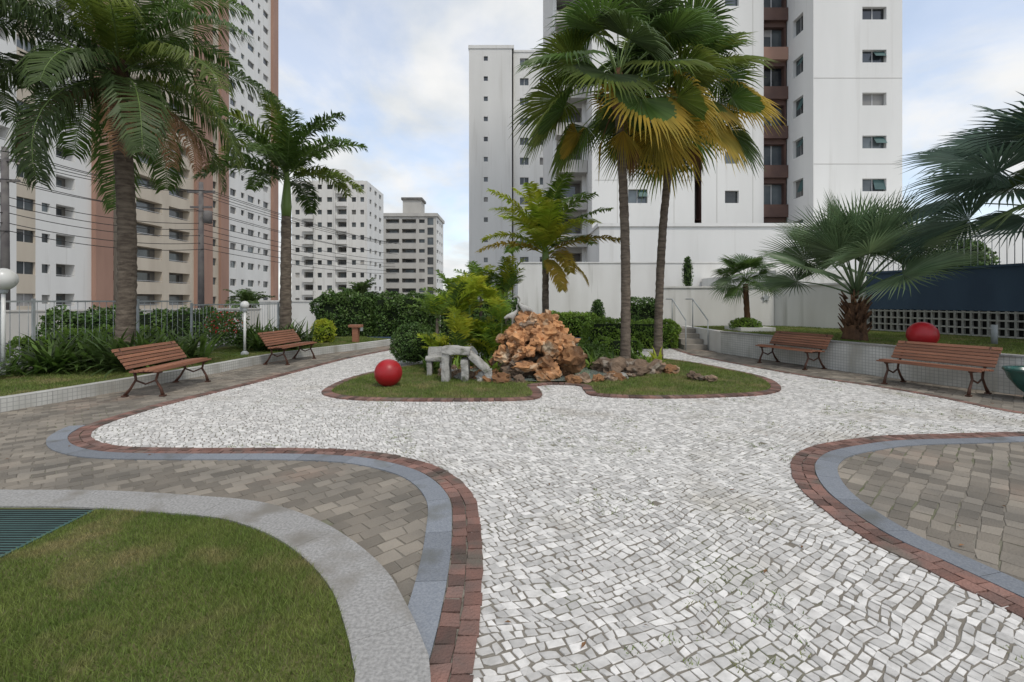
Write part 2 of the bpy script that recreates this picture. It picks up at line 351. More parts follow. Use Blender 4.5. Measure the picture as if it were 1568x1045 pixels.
# ---------------------------------------------------------------- vegetation functions
def dirv(az,el): return Vector((math.cos(el)*math.sin(az),math.cos(el)*math.cos(az),math.sin(el)))
def feather(mb,base,az,el,L,curl,ll,n,m,w=.03,vee=.35,droop=.5,rm='crown',rr=.018):
    N=10;p=Vector(base);P=[];D=[]
    az2=U(-.25,.25)
    for k in range(N+1):
        t=k/N; d=dirv(az+az2*t,el-curl*t**1.4); P.append(p.copy());D.append(d); p=p+d*(L/N)
    mb.tube(P,[rr*(1-.85*k/N) for k in range(N+1)],rm,5,.5)
    fr=R()
    for i in range(n):
        t=.12+.88*(i+R()*.5)/n; t=min(t,.999); k=int(t*N); f=t*N-k
        q=P[k].lerp(P[k+1],f); d=D[k].lerp(D[k+1],f).normalized()
        s=d.cross(Z)
        if s.length<.05: s=Vector((math.cos(az),-math.sin(az),0))
        s.normalize(); nn=s.cross(d)
        ln=ll*(max(.05,math.sin(math.pi*min(1,t*.82+.12)))**.6)*U(.85,1.1)
        for sg in (-1,1):
            v=(s*sg+d*U(.45,.8)+nn*U(-.2,1)*vee).normalized()
            a=q; b=a+v*ln*.5; v2=(v+Vector((0,0,-droop*U(.6,1.4)))).normalized(); c=b+v2*ln*.5
            wv=(d-v*d.dot(v)).normalized()*w*.5
            r=min(1,max(0,.55*fr+.45*R()))
            mb.face([a-wv*.5,a+wv*.5,b+wv,b-wv],m,r); mb.face([b-wv,b+wv,c],m,r)
def fan(mb,base,az,el,pet,Rr,nseg,A,m,split=.5,droop=.35,curl=.4,rm='crown',fold=.03,pw=.02,tilt=.15,tipm=None):
    p=Vector(base);P=[p.copy()];N=5
    for k in range(N):
        d=dirv(az,el-curl*(k+.5)/N); p=p+d*pet/N; P.append(p.copy())
    mb.tube(P,[pw*(1-.5*k/N) for k in range(N+1)],rm,5,.5)
    hub=P[-1]; d=dirv(az,el-curl-tilt); roll=U(-.6,.6)
    s=d.cross(Z)
    if s.length<.05: s=Vector((1,0,0))
    s.normalize(); nn=s.cross(d); s,nn=(s*math.cos(roll)+nn*math.sin(roll)),(nn*math.cos(roll)-s*math.sin(roll))
    fr=R(); da=A/nseg
    for i in range(nseg):
        a=-A+2*A*(i+.5)/nseg+U(-.3,.3)*da
        l=Rr*(.68+.32*math.cos(a*.62))*U(.92,1.05)
        def D(t,cup=.12): return (d*math.cos(t)+s*math.sin(t)+nn*cup*(1-math.cos(t))*1.0).normalized()
        rs=l*split
        g=lambda q,fac: q+Vector((0,0,-droop*l*fac))
        e0=hub+D(a-da*.96)*rs; e1=hub+D(a+da*.96)*rs; mid=hub+D(a)*rs+nn*fold
        e0=g(e0,.12);e1=g(e1,.12);mid=g(mid,.12)
        q=l*(split+(1-split)*.5); m0=g(hub+D(a-da*.5*split/.75)*q,.4); m1=g(hub+D(a+da*.5*split/.75)*q,.4); mm=g(hub+D(a)*q+nn*fold*.6,.4)
        tip=g(hub+D(a+U(-.04,.04))*l,1.0*U(.7,1.3)); r=min(1,.5*fr+.5*R())
        mb.poly([hub,e0,mid,e1],[(0,1,2),(0,2,3)],m,r)
        mb.poly([e0,mid,e1,m0,mm,m1,tip],[(0,3,4,1),(1,4,5,2),(3,6,4),(4,6,5)],(tipm or m),r)
def trunk(mb,p0,p1,r0,r1,m='bark',bend=(0,0),rings=True,step=.09):
    p0=Vector(p0);p1=Vector(p1);L=(p1-p0).length;n=max(6,int(L/step)); P=[];Q=[]
    for i in range(n+1):
        t=i/n; b=math.sin(math.pi*t); P.append(p0.lerp(p1,t)+Vector((bend[0]*b+U(-.004,.004),bend[1]*b,0)))
        Q.append((r0+(r1-r0)*t+ (.35*r0*math.exp(-t*L/.25)))*(1+(.07*(i%2) if rings else 0)+U(-.04,.04)))
    mb.tube(P,Q,m,12,.5)
    return P
def shell(mb,fn,n,size,m,out=.6):
    for i in range(n):
        p,nn=fn(); p=Vector(p);nn=Vector(nn)
        v=Vector((U(-1,1),U(-1,1),U(-1,1))); nrm=(nn*out+v*(1)).normalized()
        a=nrm.orthogonal().normalized(); b=nrm.cross(a); t=U(0,6.28); a,b=a*math.cos(t)+b*math.sin(t),b*math.cos(t)-a*math.sin(t)
        s=size*U(.6,1.3); p=p+nn*U(-.7,.5)*size*1.3
        mb.face([p-a*s*.5,p-b*s*.28,p+a*s*.5,p+b*s*.28],m)
def hedge_box(name,c,dim,n,size,m='hedge',lump=.06,rotz=0,seed=0):
    mb=MB(m,'core'); hx,hy,hz=dim[0]/2,dim[1]/2,dim[2]/2
    ar=[hy*hz,hy*hz,hx*hz,hx*hz*.3,hx*hy]
    def surf(u):
        v=Vector(u); 
        return noise.noise(v*1.7+Vector((seed,0,0)))*lump*3+noise.noise(v*5+Vector((seed,0,0)))*lump
    def fn():
        k=random.choices(range(5),ar)[0]
        u=[U(-hx,hx),U(-hy,hy),U(-hz,hz)]
        nn=[0,0,0]
        if k==0:u[0]=-hx;nn[0]=-1
        elif k==1:u[0]=hx;nn[0]=1
        elif k==2:u[1]=-hy;nn[1]=-1
        elif k==3:u[1]=hy;nn[1]=1
        else:u[2]=hz;nn[2]=1
        rd=.36*min(hx,hy,hz)*2
        q=[max(-(h-rd),min(h-rd,x)) for x,h in zip(u,(hx,hy,hz))]; q[2]=max(-hz,min(hz-rd,u[2])) if u[2]>0 else u[2]
        dv=Vector(u)-Vector(q)
        if dv.length>rd: u=Vector(q)+dv.normalized()*rd
        u=Vector(u); return u+Vector(nn)*surf(u),nn
    shell(mb,fn,n,size,m)
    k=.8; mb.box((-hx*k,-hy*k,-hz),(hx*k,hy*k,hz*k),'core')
    return mb.obj(name,(c[0],c[1],c[2]+hz),rotz)
def bush_ball(name,c,rx,rz,n,size,m='hedge'):
    mb=MB(m,'core')
    def fn():
        v=Vector((random.gauss(0,1),random.gauss(0,1),random.gauss(0,1))).normalized()
        if v.z<-.75: v.z=-v.z
        k=1+.11*noise.noise(v*3)+.06*noise.noise(v*8)
        return Vector((v.x*rx*k,v.y*rx*k,v.z*rz*k)),v
    shell(mb,fn,n,size,m)
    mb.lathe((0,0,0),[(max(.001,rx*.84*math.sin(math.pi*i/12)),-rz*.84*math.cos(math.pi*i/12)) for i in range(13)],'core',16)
    return mb.obj(name,(c[0],c[1],c[2]+rz*.93))
def strap(mb,c,n,L,w,m,e0=.5,e1=1.4,curl=1.2,spread=.1):
    for i in range(n):
        az=U(0,6.28);el=U(e0,e1);l=L*U(.6,1.1);p=Vector(c)+Vector((U(-spread,spread),U(-spread,spread),0));K=5;P=[p.copy()]
        cu=curl*U(.5,1.3)
        for k in range(K):
            d=dirv(az,el-cu*(k/K)**1.2);p=p+d*l/K;P.append(p.copy())
        sd=Vector((math.cos(az),-math.sin(az),0)); r=R()
        ws=[.4,.9,1,.8,.5,.02]; vs=[]
        for k in range(K+1):
            vs+= [P[k]-sd*w*ws[k]/2,P[k]+sd*w*ws[k]/2]
        mb.poly(vs,[(2*k,2*k+1,2*k+3,2*k+2) for k in range(K)],m,r)

# ---------------------------------------------------------------- palms
PM=('bark','leaf','leafd','leafm','leafy','leafo','leafb','crown','fibre','leafg','leafs','hedgel')
mb=MB(*PM)
P=trunk(mb,(-7.85,9.5,.1),(-7.95,9.5,5.6),.16,.15,bend=(.12,0))
top=Vector((-7.95,9.5,5.6))
mb.tube([top,top+Vector((0,0,.5)),top+Vector((0,0,.9))],[.19,.17,.08],'fibre',10)
for i in range(32):
    t=i/31; az=i*2.4+.3; el=math.radians(80-105*t)
    feather(mb,top+Vector((0,0,.7-.4*t)),az,el,U(2.7,3.4),U(1.3,1.9),.76,90,('leafd','leaf','leafd','leaf','leafm')[i%5],w=.034,vee=.25,droop=1.4)
for az,l in ((1.3,2.4),(1.7,2.7),(2.1,2.8),(2.4,2.6),(4.2,2.2)):
    feather(mb,top+Vector((0,0,.2)),az,-.3,l,1.3,.45,60,'leafb',w=.025,vee=0,droop=1.6,rm='leafb')
mb.obj('palm_tree')
mb=MB(*PM)
trunk(mb,(-10.2,7.6,.1),(-10.1,7.6,5.6),.2,.17)
top=Vector((-10.1,7.6,5.7))
for i in range(18):
    feather(mb,top+Vector((0,0,.3)),i*2.4,math.radians(75-80*i/17),2.9,1.3,.6,62,'leafd',w=.04,vee=.2,droop=1.2)
mb.obj('palm_tree')
# royal palm
mb=MB(*PM)
trunk(mb,(-6.75,14,.1),(-6.72,14,4.0),.17,.13,rings=True)
mb.tube([(-6.72,14,4.0),(-6.72,14,4.3),(-6.7,14,4.9),(-6.7,14,5.4)],[.13,.15,.1,.05],'crown',12)
for i in range(19):
    t=i/18; feather(mb,(-6.7,14,5.3-.25*t),i*2.4+.8,math.radians(82-72*t),U(2.3,2.7),U(1.0,1.6),.55,84,('leaf','leafm','leaf')[i%3],w=.05,vee=1.1,droop=.7)
mb.obj('royal_palm_tree')
# pair of tall fan palms
for (b,t,seed,bend) in (((2.48,10.3,.03),(2.33,10.3,5.8),1,(.07,0)),((3.72,12.0,.03),(4.15,12.0,6.2),2,(-.10,0))):
    mb=MB(*PM); trunk(mb,b,t,.105,.092,bend=bend)
    T=Vector(t)
    mb.tube([T-Vector((0,0,.25)),T,T+Vector((0,0,.5)),T+Vector((0,0,.8))],[.095,.16,.14,.05],'fibre',10)
    for k in range(26):
        a=U(0,6.28);z=U(-.1,.5); mb.tube([T+Vector((.1*math.sin(a),.1*math.cos(a),z)),T+Vector((.24*math.sin(a),.24*math.cos(a),z+U(.05,.25)))],[.03,.01],'fibre',4)
    nf=30
    for i in range(nf):
        q=i/(nf-1); el=math.radians(84-104*q)
        m='leafo' if q>.96 else ('leafm' if i%4==0 else ('leaf' if i%2 else 'leafd'))
        fan(mb,T+Vector((0,0,.6-.45*q)),i*2.4+seed,el,U(1.05,1.45),U(1.05,1.3),40,1.95,m,split=.6,droop=.28,curl=.45,fold=.035,tipm=('leafo' if (q>.6 and i%3==0) else ('leafm' if q>.4 and i%3==1 else None)))
    for i in range(3):
        fan(mb,T,i*2.1+seed,-.9,.8,.7,20,1.0,'leafo' if i else 'leafb',split=.5,droop=.4,curl=.4,rm='leafb')
    mb.obj('fan_palm_tree')
# young yellow palm behind fountain
mb=MB(*PM)
trunk(mb,(.92,12.9,0),(.92,12.9,2.35),.10,.085)
mb.tube([(.92,12.9,2.35),(.92,12.9,2.7),(.92,12.9,3.1)],[.09,.10,.04],'crown',10)
for i in range(22):
    t=i/21; m=('leafy','hedgel','leafy','hedgel','leafy')[i%5]
    if t>.88:m='leafo'
    feather(mb,(.92,12.9,3.0-.25*t),i*2.4+.3,math.radians(88-70*t),U(1.9,2.35),U(.9,1.45),.5,58,m,w=.055,vee=.4,droop=.55,rm='leafy')
feather(mb,(.92,12.9,2.7),2.7,-.5,1.3,.9,.42,44,'leafo',w=.05,vee=.1,droop=1,rm='leafo')
feather(mb,(.92,12.9,2.7),1.7,-.1,1.5,1.3,.42,44,'leafo',w=.05,vee=.1,droop=1,rm='leafo')
mb.obj('young_palm_tree')
# planter fan palm
mb=MB(*PM)
trunk(mb,(7.8,10.7,.6),(7.83,10.7,1.45),.2,.2,m='fibre',rings=False,step=.06)
for i in range(70):
    az=U(0,6.28);z=U(.7,1.55);mb.tube([(7.8+.17*math.sin(az),10.7+.17*math.cos(az),z),(7.8+.32*math.sin(az),10.7+.32*math.cos(az),z+U(.1,.25))],[.04,.012],'fibre',4)
for i in range(24):
    t=i/23; fan(mb,(7.83,10.7,1.6),i*2.4+.5,math.radians(88-58*t),U(1.2,1.55),U(1.1,1.35),48,2.2,'leafg',split=.42,droop=.10,curl=.12+.33*t,fold=.02,rm='leafg',tilt=.0,pw=.024)
mb.obj('fan_palm_tree')
# right edge large fan palm
mb=MB(*PM)
trunk(mb,(10.4,8.4,.6),(10.4,8.4,2.8),.2,.18,m='fibre')
for i in range(24):
    t=i/23; fan(mb,(10.4,8.4,3.0),i*2.4+.2,math.radians(80-68*t),U(1.5,2.0),U(1.3,1.6),46,2.1,'leafs' if i%4 else 'leafd',split=.5,droop=.2,curl=.35,fold=.03,rm='leafs')
mb.obj('fan_palm_tree')
# small palm near stairs
mb=MB(*PM)
trunk(mb,(7.08,14.1,.6),(7.0,14.1,2.0),.08,.07,m='fibre')
for i in range(22):
    t=i/21; fan(mb,(7.0,14.1,2.1),i*2.4,math.radians(80-95*t),U(.4,.65),U(.5,.65),28,2.1,'leaf' if i%3 else 'leafg',split=.5,droop=.25,curl=.3,fold=.015,rm='leaf',pw=.01)
mb.obj('small_palm_tree')
# areca clump at fountain: separate slender stems with upright spiky fronds
mb=MB(*PM)
for i in range(15):
    x=-.85+U(-.75,.7);y=10.3+U(-.45,.45);h=U(.1,.6) if i%3 else U(.9,1.5)
    mb.tube([(x,y,0),(x+U(-.04,.04),y,h)],[.025,.018],'crown',6)
    for k in range(7):
        feather(mb,(x,y,h),U(0,6.28),U(.9,1.5),U(.55,.85),U(.6,1.1),.28,20,random.choice(('leafy','leafy','hedgel','leafy','leaf')),w=.038,vee=.6,droop=.3,rr=.008,rm='leafy')
mb.obj('areca_palm_clump')
mb=MB(*PM)
for (x,y,h) in ((-.9,13.6,1.7),(-1.7,13.9,1.4),(-.15,13.5,1.7),(-2.1,13.2,1.0),(-1.3,13.2,1.0),(-.5,14.2,1.3)):
    mb.tube([(x,y,0),(x,y,h)],[.05,.035],'bark',8)
    for k in range(11): feather(mb,(x,y,h),k*2.4,U(.7,1.45),U(.8,1.2),U(.6,1.1),.32,26,'hedgel' if k%3 else 'leafy',w=.045,vee=.6,droop=.35,rr=.01)
mb.obj('areca_palm_clump')
mb=MB('hedgel','leafy','leaf','core')
for (x,y,rx,h,m) in ((-.3,10.9,.5,.6,'hedgel'),(-1.4,10.9,.45,.5,'leafy'),(1.3,11.3,.5,.5,'hedgel'),(2.0,11.6,.5,.45,'leaf'),(.4,11.4,.5,.6,'leaf')):
    def fn(x=x,y=y,rx=rx,h=h):
        v=Vector((random.gauss(0,1),random.gauss(0,1),abs(random.gauss(0,1)))).normalized(); k=.6+.4*R()+.3*noise.noise(v*3+Vector((x,y,0)))
        return Vector((x+v.x*rx*k,y+v.y*rx*k,.03+v.z*h*k)),v
    shell(mb,fn,1300,.085,m)
mb.obj('leafy_shrubs')
for (x,y,h,s) in ((-7.4,23,1.6,1.3),(-14.5,26,1.3,1.3),(-17,30,1.2,1.5)):
    mb=MB(*PM); trunk(mb,(0,0,-.05),(0,0,h),.12,.1)
    for k in range(14): feather(mb,(0,0,h),k*2.4,U(.2,1.3),s*U(.8,1.1),U(.9,1.4),.4,26,'leafd' if k%2 else 'leaf',w=.07,vee=.6,droop=.5)
    mb.obj('palm_tree',(x,y,0))
# left bed plants
mb=MB(*PM)
for i in range(30): strap(mb,(U(-9.0,-6.8),U(8.7,10.4),.15),26,U(.85,1.15),.07,random.choice(('leaf','leaf','leafd')),.4,1.4,1.2)
mb.obj('strap_leaf_plants')
mb=MB(*PM,'flower')
for i in range(24): strap(mb,(U(-7.6,-5.9),U(12.4,14),.15),24,U(.85,1.15),.06,random.choice(('leaf','leafd')),.5,1.4,1.2)
for i in range(120):
    p=Vector((U(-8.2,-7.4),U(12.4,13.2),U(.6,1.2))); a=Vector((U(-1,1),U(-1,1),U(-1,1))).normalized()*.03; b=a.orthogonal().normalized()*.025; mb.face([p-a,p-b,p+a,p+b],'flower')
shell(mb,lambda:((U(-8.2,-7.4),U(12.4,13.3),U(.3,1.2)),(0,-1,0)),1600,.08,'leaf')
mb.obj('flowering_plants')
mb=MB(*PM)
for i in range(12): strap(mb,(U(-10.0,-8.6),U(7.6,8.6),.15),20,U(.4,.65),.05,'leaf',.4,1.3,1.2)
mb.obj('low_border_plants')
bush_ball('yellow_green_shrub',(-6.1,15.2,.12),.35,.38,1500,.09,'leafy')
bush_ball('boxwood_ball_bush',(-2.3,11.0,.02),.52,.48,8000,.045,'hedge')
hedge_box('clipped_hedge',(-6.7,19.3,.0),(2.5,1.2,1.78),9000,.10,seed=1,lump=.09)
hedge_box('clipped_hedge',(-4.4,19.2,.0),(2.4,1.2,1.7),9000,.10,seed=5,lump=.09)
hedge_box('clipped_hedge',(-1.4,18.6,.0),(3.4,1.0,1.5),8000,.10,seed=9,lump=.09)
hedge_box('clipped_hedge',(2.2,18.0,.0),(2.2,.9,1.0),6000,.09,'hedgel',seed=3)
hedge_box('clipped_hedge',(3.75,15.0,.0),(3.0,.9,.85),8000,.08,'hedgel',seed=13)
hedge_box('clipped_hedge',(5.1,18.3,.0),(1.4,.8,1.5),4500,.09,'hedge',seed=23)
hedge_box('clipped_hedge',(2.9,12.9,.0),(1.2,.5,.45),3000,.06,'hedgel',seed=33)
bush_ball('clipped_column_shrub',(3.3,18.1,.0),.27,.78,2400,.07)
bush_ball('clipped_column_shrub',(6.35,17.0,1.9),.16,.6,1200,.06)
bush_ball('planter_shrub',(6.95,14.0,.58),.42,.2,2200,.05,'hedgel')
bush_ball('planter_shrub',(12.6,13.2,1.8),.7,.7,3000,.09,'hedge')
hedge_box('clipped_hedge',(-9.7,11.0,.0),(.8,3.5,.8),5000,.08,'hedgel',seed=43)
hedge_box('clipped_hedge',(-13.5,17.0,.0),(5,1.0,1.1),7000,.12,'hedge',seed=53,lump=.12,rotz=.6)

# ---------------------------------------------------------------- fountain
def rock(mb,c,s,m,seed,flat=.75,rough=1.0,sub=3):
    import bmesh
    bm=bmesh.new(); bmesh.ops.create_icosphere(bm,subdivisions=sub,radius=1)
    off=Vector((seed*3.1,seed*1.7,seed)); sx,sy,sz=U(.8,1.35),U(.8,1.2),flat*U(.7,1.1); rot=Matrix.Rotation(U(0,6.28),3,'Z')@Matrix.Rotation(U(-.7,.7),3,'X')
    vs=[]
    for v in bm.verts:
        p=v.co.copy(); d=1+(.5*noise.noise(p*1.3+off)+.34*noise.noise(p*3.2+off)+.16*noise.noise(p*7+off))*rough
        cell=noise.cell(p*2.2+off)*.14
        p=Vector((p.x*sx,p.y*sy,p.z*sz))*(d+cell)
        vs.append(Vector(c)+rot@p*s)
    bm.verts.index_update(); mb.poly(vs,[tuple(v.index for v in f.verts) for f in bm.faces],m); bm.free()
mb=MB('rock','rockd')
for i in range(95):
    t=(i/95)**.9; z=.05+1.13*t; rad=.82*(1-t)**.55+.08; a=i*2.4+U(-.3,.3)
    rock(mb,(.45+rad*math.cos(a)*U(.65,1.1),9.3+rad*.8*math.sin(a)*U(.75,1),z+U(-.04,.04)),U(.09,.2)*(1.1-.3*t),'rock' if R()<.78 else 'rockd',i,flat=U(.6,1.3),rough=1.2)
for i in range(6): rock(mb,(.45+U(-.1,.1),9.3,.2+i*.14),.32-.03*i,'rockd',i+90)
mb.obj('fountain_rock_pile')
mb=MB('rock','rockd','cement')
for i in range(44):
    a=i/44*6.283; 
    if 4.5<a<4.95: continue
    rock(mb,(.6+1.78*math.cos(a)+U(-.05,.05),9.45+1.02*math.sin(a)+U(-.05,.05),.05),U(.08,.16),random.choice(('rock','rockd','rockd','cement')),i+200)
for (x,y,s) in ((2.1,9.5,.28),(2.45,9.3,.2),(1.95,9.9,.25),(2.9,9.6,.22),(3.2,9.5,.16),(3.4,8.7,.12),(3.6,8.5,.09),(-1.3,9.2,.15),(-.6,8.8,.14),(-.2,8.5,.15),(2.6,9.9,.22)):
    rock(mb,(x,y,.08),s,random.choice(('rock','rockd','rockd')),int(x*10+50))
mb.obj('pond_edge_rocks')
mb=MB('water'); mb.face([(.6+1.75*math.cos(t*math.pi/24),9.45+1.0*math.sin(t*math.pi/24),.055) for t in range(48)],'water'); mb.obj('pond_water')
mb=MB('hedgel','leaf','leafy')
for (x,y) in ((-.5,9.9),(2.2,10.4),(3.3,10.6),(-1.7,9.8),(1.9,10.9),(-1.2,9.7),(-.1,10.6),(1.3,10.8),(.6,11.0),(2.8,10.9),(-1.5,10.3),(1.7,10.1),(-.35,9.2),(2.9,10.2)): strap(mb,(x,y,.03),26,U(.4,.6),.045,random.choice(('hedgel','leaf','leafy')),.5,1.4,1.1)
mb.obj('pond_edge_plants')
hp=[(0,0,.24),(.07,0,.27),(-.09,0,.21),(-.17,0,.17),(.12,0,.34),(.10,0,.41),(.14,0,.46),(.18,0,.46),(.27,0,.44),(.01,.02,.12),(.01,.02,0),(.01,-.02,.12),(.01,-.02,0)]
he=[(0,1),(0,2),(2,3),(1,4),(4,5),(5,6),(6,7),(7,8),(0,9),(9,10),(0,11),(11,12)]
hr=[.06,.045,.045,.015,.02,.016,.02,.022,.004,.01,.008,.01,.008]
for loc,rz in (((.25,9.25,1.12),2.8),((.0,9.3,.98),.4)):
    me=bpy.data.meshes.new('heron'); me.from_pydata([Vector(p) for p in hp],he,[])
    o=bpy.data.objects.new('heron_statue',me); sc.collection.objects.link(o)
    bpy.context.view_layer.objects.active=o
    o.modifiers.new('skin','SKIN')
    if me.skin_vertices:
        for i,r in enumerate(hr): me.skin_vertices[0].data[i].radius=(r,r)
        me.skin_vertices[0].data[0].use_root=True
    s=o.modifiers.new('sub','SUBSURF'); s.levels=2;s.render_levels=2
    me.materials.append(M['cement']); o.location=loc;o.rotation_euler[2]=rz
def block(mb,c,dim,m,seed,rot=0,n=5,amp=.03,tiltx=0):
    import bmesh
    bm=bmesh.new(); bmesh.ops.create_cube(bm,size=1); bmesh.ops.subdivide_edges(bm,edges=bm.edges[:],cuts=n,use_grid_fill=True)
    Rm=Matrix.Rotation(rot,3,'Y')@Matrix.Rotation(tiltx,3,'Z'); vs=[]
    for v in bm.verts:
        p=v.co.copy(); rr=p.length/(.5*1.732)
        p=p*(1-.13*rr**3); p=Vector((p.x*dim[0],p.y*dim[1],p.z*dim[2]))
        nz=noise.noise(p*6+Vector((seed,0,0)))*amp+noise.noise(p*16+Vector((seed,3,0)))*amp*.5
        p=p+v.co.normalized()*nz; vs.append(Vector(c)+Rm@p)
    bm.verts.index_update(); mb.poly(vs,[tuple(v.index for v in f.verts) for f in bm.faces],m,.5,False); bm.free()
mb=MB('cement')
block(mb,(-1.2,8.65,.27),(.15,.4,.56),'cement',1)
block(mb,(-.86,8.65,.22),(.14,.36,.46),'cement',5)
block(mb,(-1.02,8.65,.59),(.56,.46,.13),'cement',9,rot=.04)
block(mb,(-.62,8.65,.38),(.5,.34,.12),'cement',13,rot=.75)
block(mb,(-.43,8.65,.12),(.14,.32,.28),'cement',17)
mb.obj('stone_bench_sculpture')
mb=MB('cement')
block(mb,(-1.62,9.3,.16),(.1,.26,.34),'cement',31,amp=.015);block(mb,(-1.36,9.3,.16),(.1,.26,.34),'cement',32,amp=.015)
block(mb,(-1.49,9.3,.36),(.42,.34,.09),'cement',33,amp=.015);block(mb,(-1.49,9.43,.48),(.4,.08,.2),'cement',34,amp=.015)
mb.obj('small_stone_seat')
for c,r in (((-2.13,8.1,.255),.235),((7.9,9.05,.84),.25)):
    mb=MB('red','iron'); ball(mb,(0,0,0),r,'red'); mb.lathe((0,0,-r-.01),[(.001,0),(.09,0),(.09,.03),(.07,.05)],'iron',20); mb.obj('red_ball_ornament',c)

# ---------------------------------------------------------------- benches
def bench(loc,rz,Lh=.78):
    root=bpy.data.objects.new('park_bench',None); sc.collection.objects.link(root); root.location=loc; root.rotation_euler[2]=rz
    mb=MB('wood')
    prof=[(-.24,.40,.15),(-.17,.415,.08),(-.10,.415,0),(-.03,.41,-.03),(.04,.403,-.05),(.11,.397,-.03)]
    for (y,z,t) in prof:
        Mx=Matrix.Translation((0,y,z))@Matrix.Rotation(-t,4,'X'); mb.box((-Lh+U(-.004,.004),-.029,-.013),(Lh+U(-.004,.004),.029,.013),'wood',Mx)
    o=mb.obj('seat'); o.parent=root
    mb=MB('wood')
    for k in range(6):
        z=.46+k*.052; y=.18+k*.03+.0015*k*k; Mx=Matrix.Translation((0,y,z))@Matrix.Rotation(-.5,4,'X'); mb.box((-Lh+U(-.004,.004),-.011,-.024),(Lh+U(-.004,.004),.011,.024),'wood',Mx)
    o=mb.obj('backrest'); o.parent=root
    for i,x in enumerate((-Lh+.13,Lh-.13)):
        mb=MB('iron')
        mb.tube([(x,-.27,.02),(x,-.24,.12),(x,-.17,.25),(x,-.20,.36),(x,-.26,.38)],[.026,.02,.018,.02,.016],'iron',8)
        mb.tube([(x,-.24,.38),(x,0,.375),(x,.15,.38),(x,.205,.44),(x,.28,.58),(x,.37,.74)],[.02,.02,.022,.02,.018,.014],'iron',8)
        mb.tube([(x,.14,.38),(x,.12,.26),(x,.2,.12),(x,.28,.02)],[.022,.018,.02,.026],'iron',8)
        mb.tube([(x,-.17,.25),(x,-.02,.19),(x,.12,.25)],.014,'iron',6)
        mb.box((x-.03,-.31,0),(x+.03,-.23,.02),'iron'); mb.box((x-.03,.24,0),(x+.03,.32,.02),'iron')
        o=mb.obj('leg_%d'%(i+1)); o.parent=root
bench((-5.78,7.95,.012),math.radians(90+6))
bench((-5.4,11.5,.012),math.radians(90-6),.72)
bench((6.36,10.75,.012),math.radians(-90+17),.74)
bench((7.12,7.95,.012),math.radians(-90+22),.72)

# ---------------------------------------------------------------- planter wall right, terrace
mb=MB('tile')
wr=[Vector(p) for p in wallR]
for i in range(len(wr)-1):
    a,b=wr[i],wr[i+1]
    mb.face([(a.x,a.y,0),(b.x,b.y,0),(b.x,b.y,.6),(a.x,a.y,.6)],'tile',.5)
mb.obj('tiled_planter_wall')
mb=MB('gran'); strip(mb,wr,-.03,.17,1,1.0,.63,'gran',.004,sub=2,base=.6); mb.obj('planter_coping')
in2=T2(offset(wr,.16))+[(14,4),(14,16.5),(6.3,16.5)]
mb=MB('soil','blade'); mb.face([(p[0],p[1],.6) for p in in2],'soil',.5); blades(mb,in2,1600,.04,.008,.6); mb.obj('lawn')
mb=MB('whitedirt'); mb.box((5.95,13.4,0),(6.15,16.5,.62),'whitedirt'); mb.obj('planter_end_wall')
mb=MB('whitedirt'); mb.box((6.6,13.55,.58),(7.6,14.6,.72),'whitedirt'); mb.obj('raised_planter')
mb=MB('step','metal')
for k in range(4): mb.box((5.25+.0,14.3+k*.3,0),(5.94,14.6+k*.3+(.9 if k==3 else 0),.15*(k+1)),'step')
for x in (5.25,5.92):
    mb.tube([(x,14.2,.9),(x,15.4,1.55),(x,16.0,1.55)],.02,'metal',8)
    for (y,z0,z1) in ((14.2,0,.9),(15.4,.6,1.55)): mb.tube([(x,y,z0),(x,y,z1)],.018,'metal',8)
mb.obj('garden_steps')
def wallseg(name,a,b,z0,z1,th,m,cop=True,copm=None):
    a=Vector((*a,0));b=Vector((*b,0));d=(b-a);L=d.length;ang=math.atan2(d.y,d.x)
    mb=MB(m,*([copm] if copm else []))
    mb.box((0,-th/2,z0),(L,th/2,z1),m)
    if cop: mb.box((-.03,-th/2-.04,z1+.001),(L+.03,th/2+.04,z1+.06),copm or m)
    return mb.obj(name,(a.x,a.y,0),ang)
wallseg('garden_wall',(5.3,16.8),(9.3,16.8),0,1.95,.2,'whitedirt')
wallseg('garden_wall',(9.4,16.8),(10.7,14.25),.5,2.0,.2,'whitedirt')
wallseg('garden_wall',(0.3,24),(16,24),0,3.4,.25,'whitedirt')
wallseg('garden_wall',(-11.5,21.5),(0.2,21.5),0,1.45,.2,'whitedirt')
wallseg('low_blue_kerb',(-7.4,17.6),(4.6,17.2),0,.14,.2,'blue',False)
sheet('garden_lawn_bed',[(-8,16.65),(5.2,16.65),(5.2,23.8),(-8,21.3)],.03,'soil')
mb=MB('whitedirt'); mb.box((9.6,17.1,0),(40,23.8,2.6),'whitedirt'); mb.obj('terrace_block')
mb=MB('metal')
pts=[]
for k in range(10):
    r=.16 if k%2==0 else .07; t=k*math.pi/5+math.pi/2; pts.append((9.0+r*math.cos(t),r*math.sin(t)+1.6))
n=len(pts); mb.poly([(x,16.65,z) for x,z in pts]+[(x,16.68,z) for x,z in pts],[tuple(range(n))]+[(i,(i+1)%n,n+(i+1)%n,n+i) for i in range(n)],'metal'); mb.obj('star_wall_ornament')
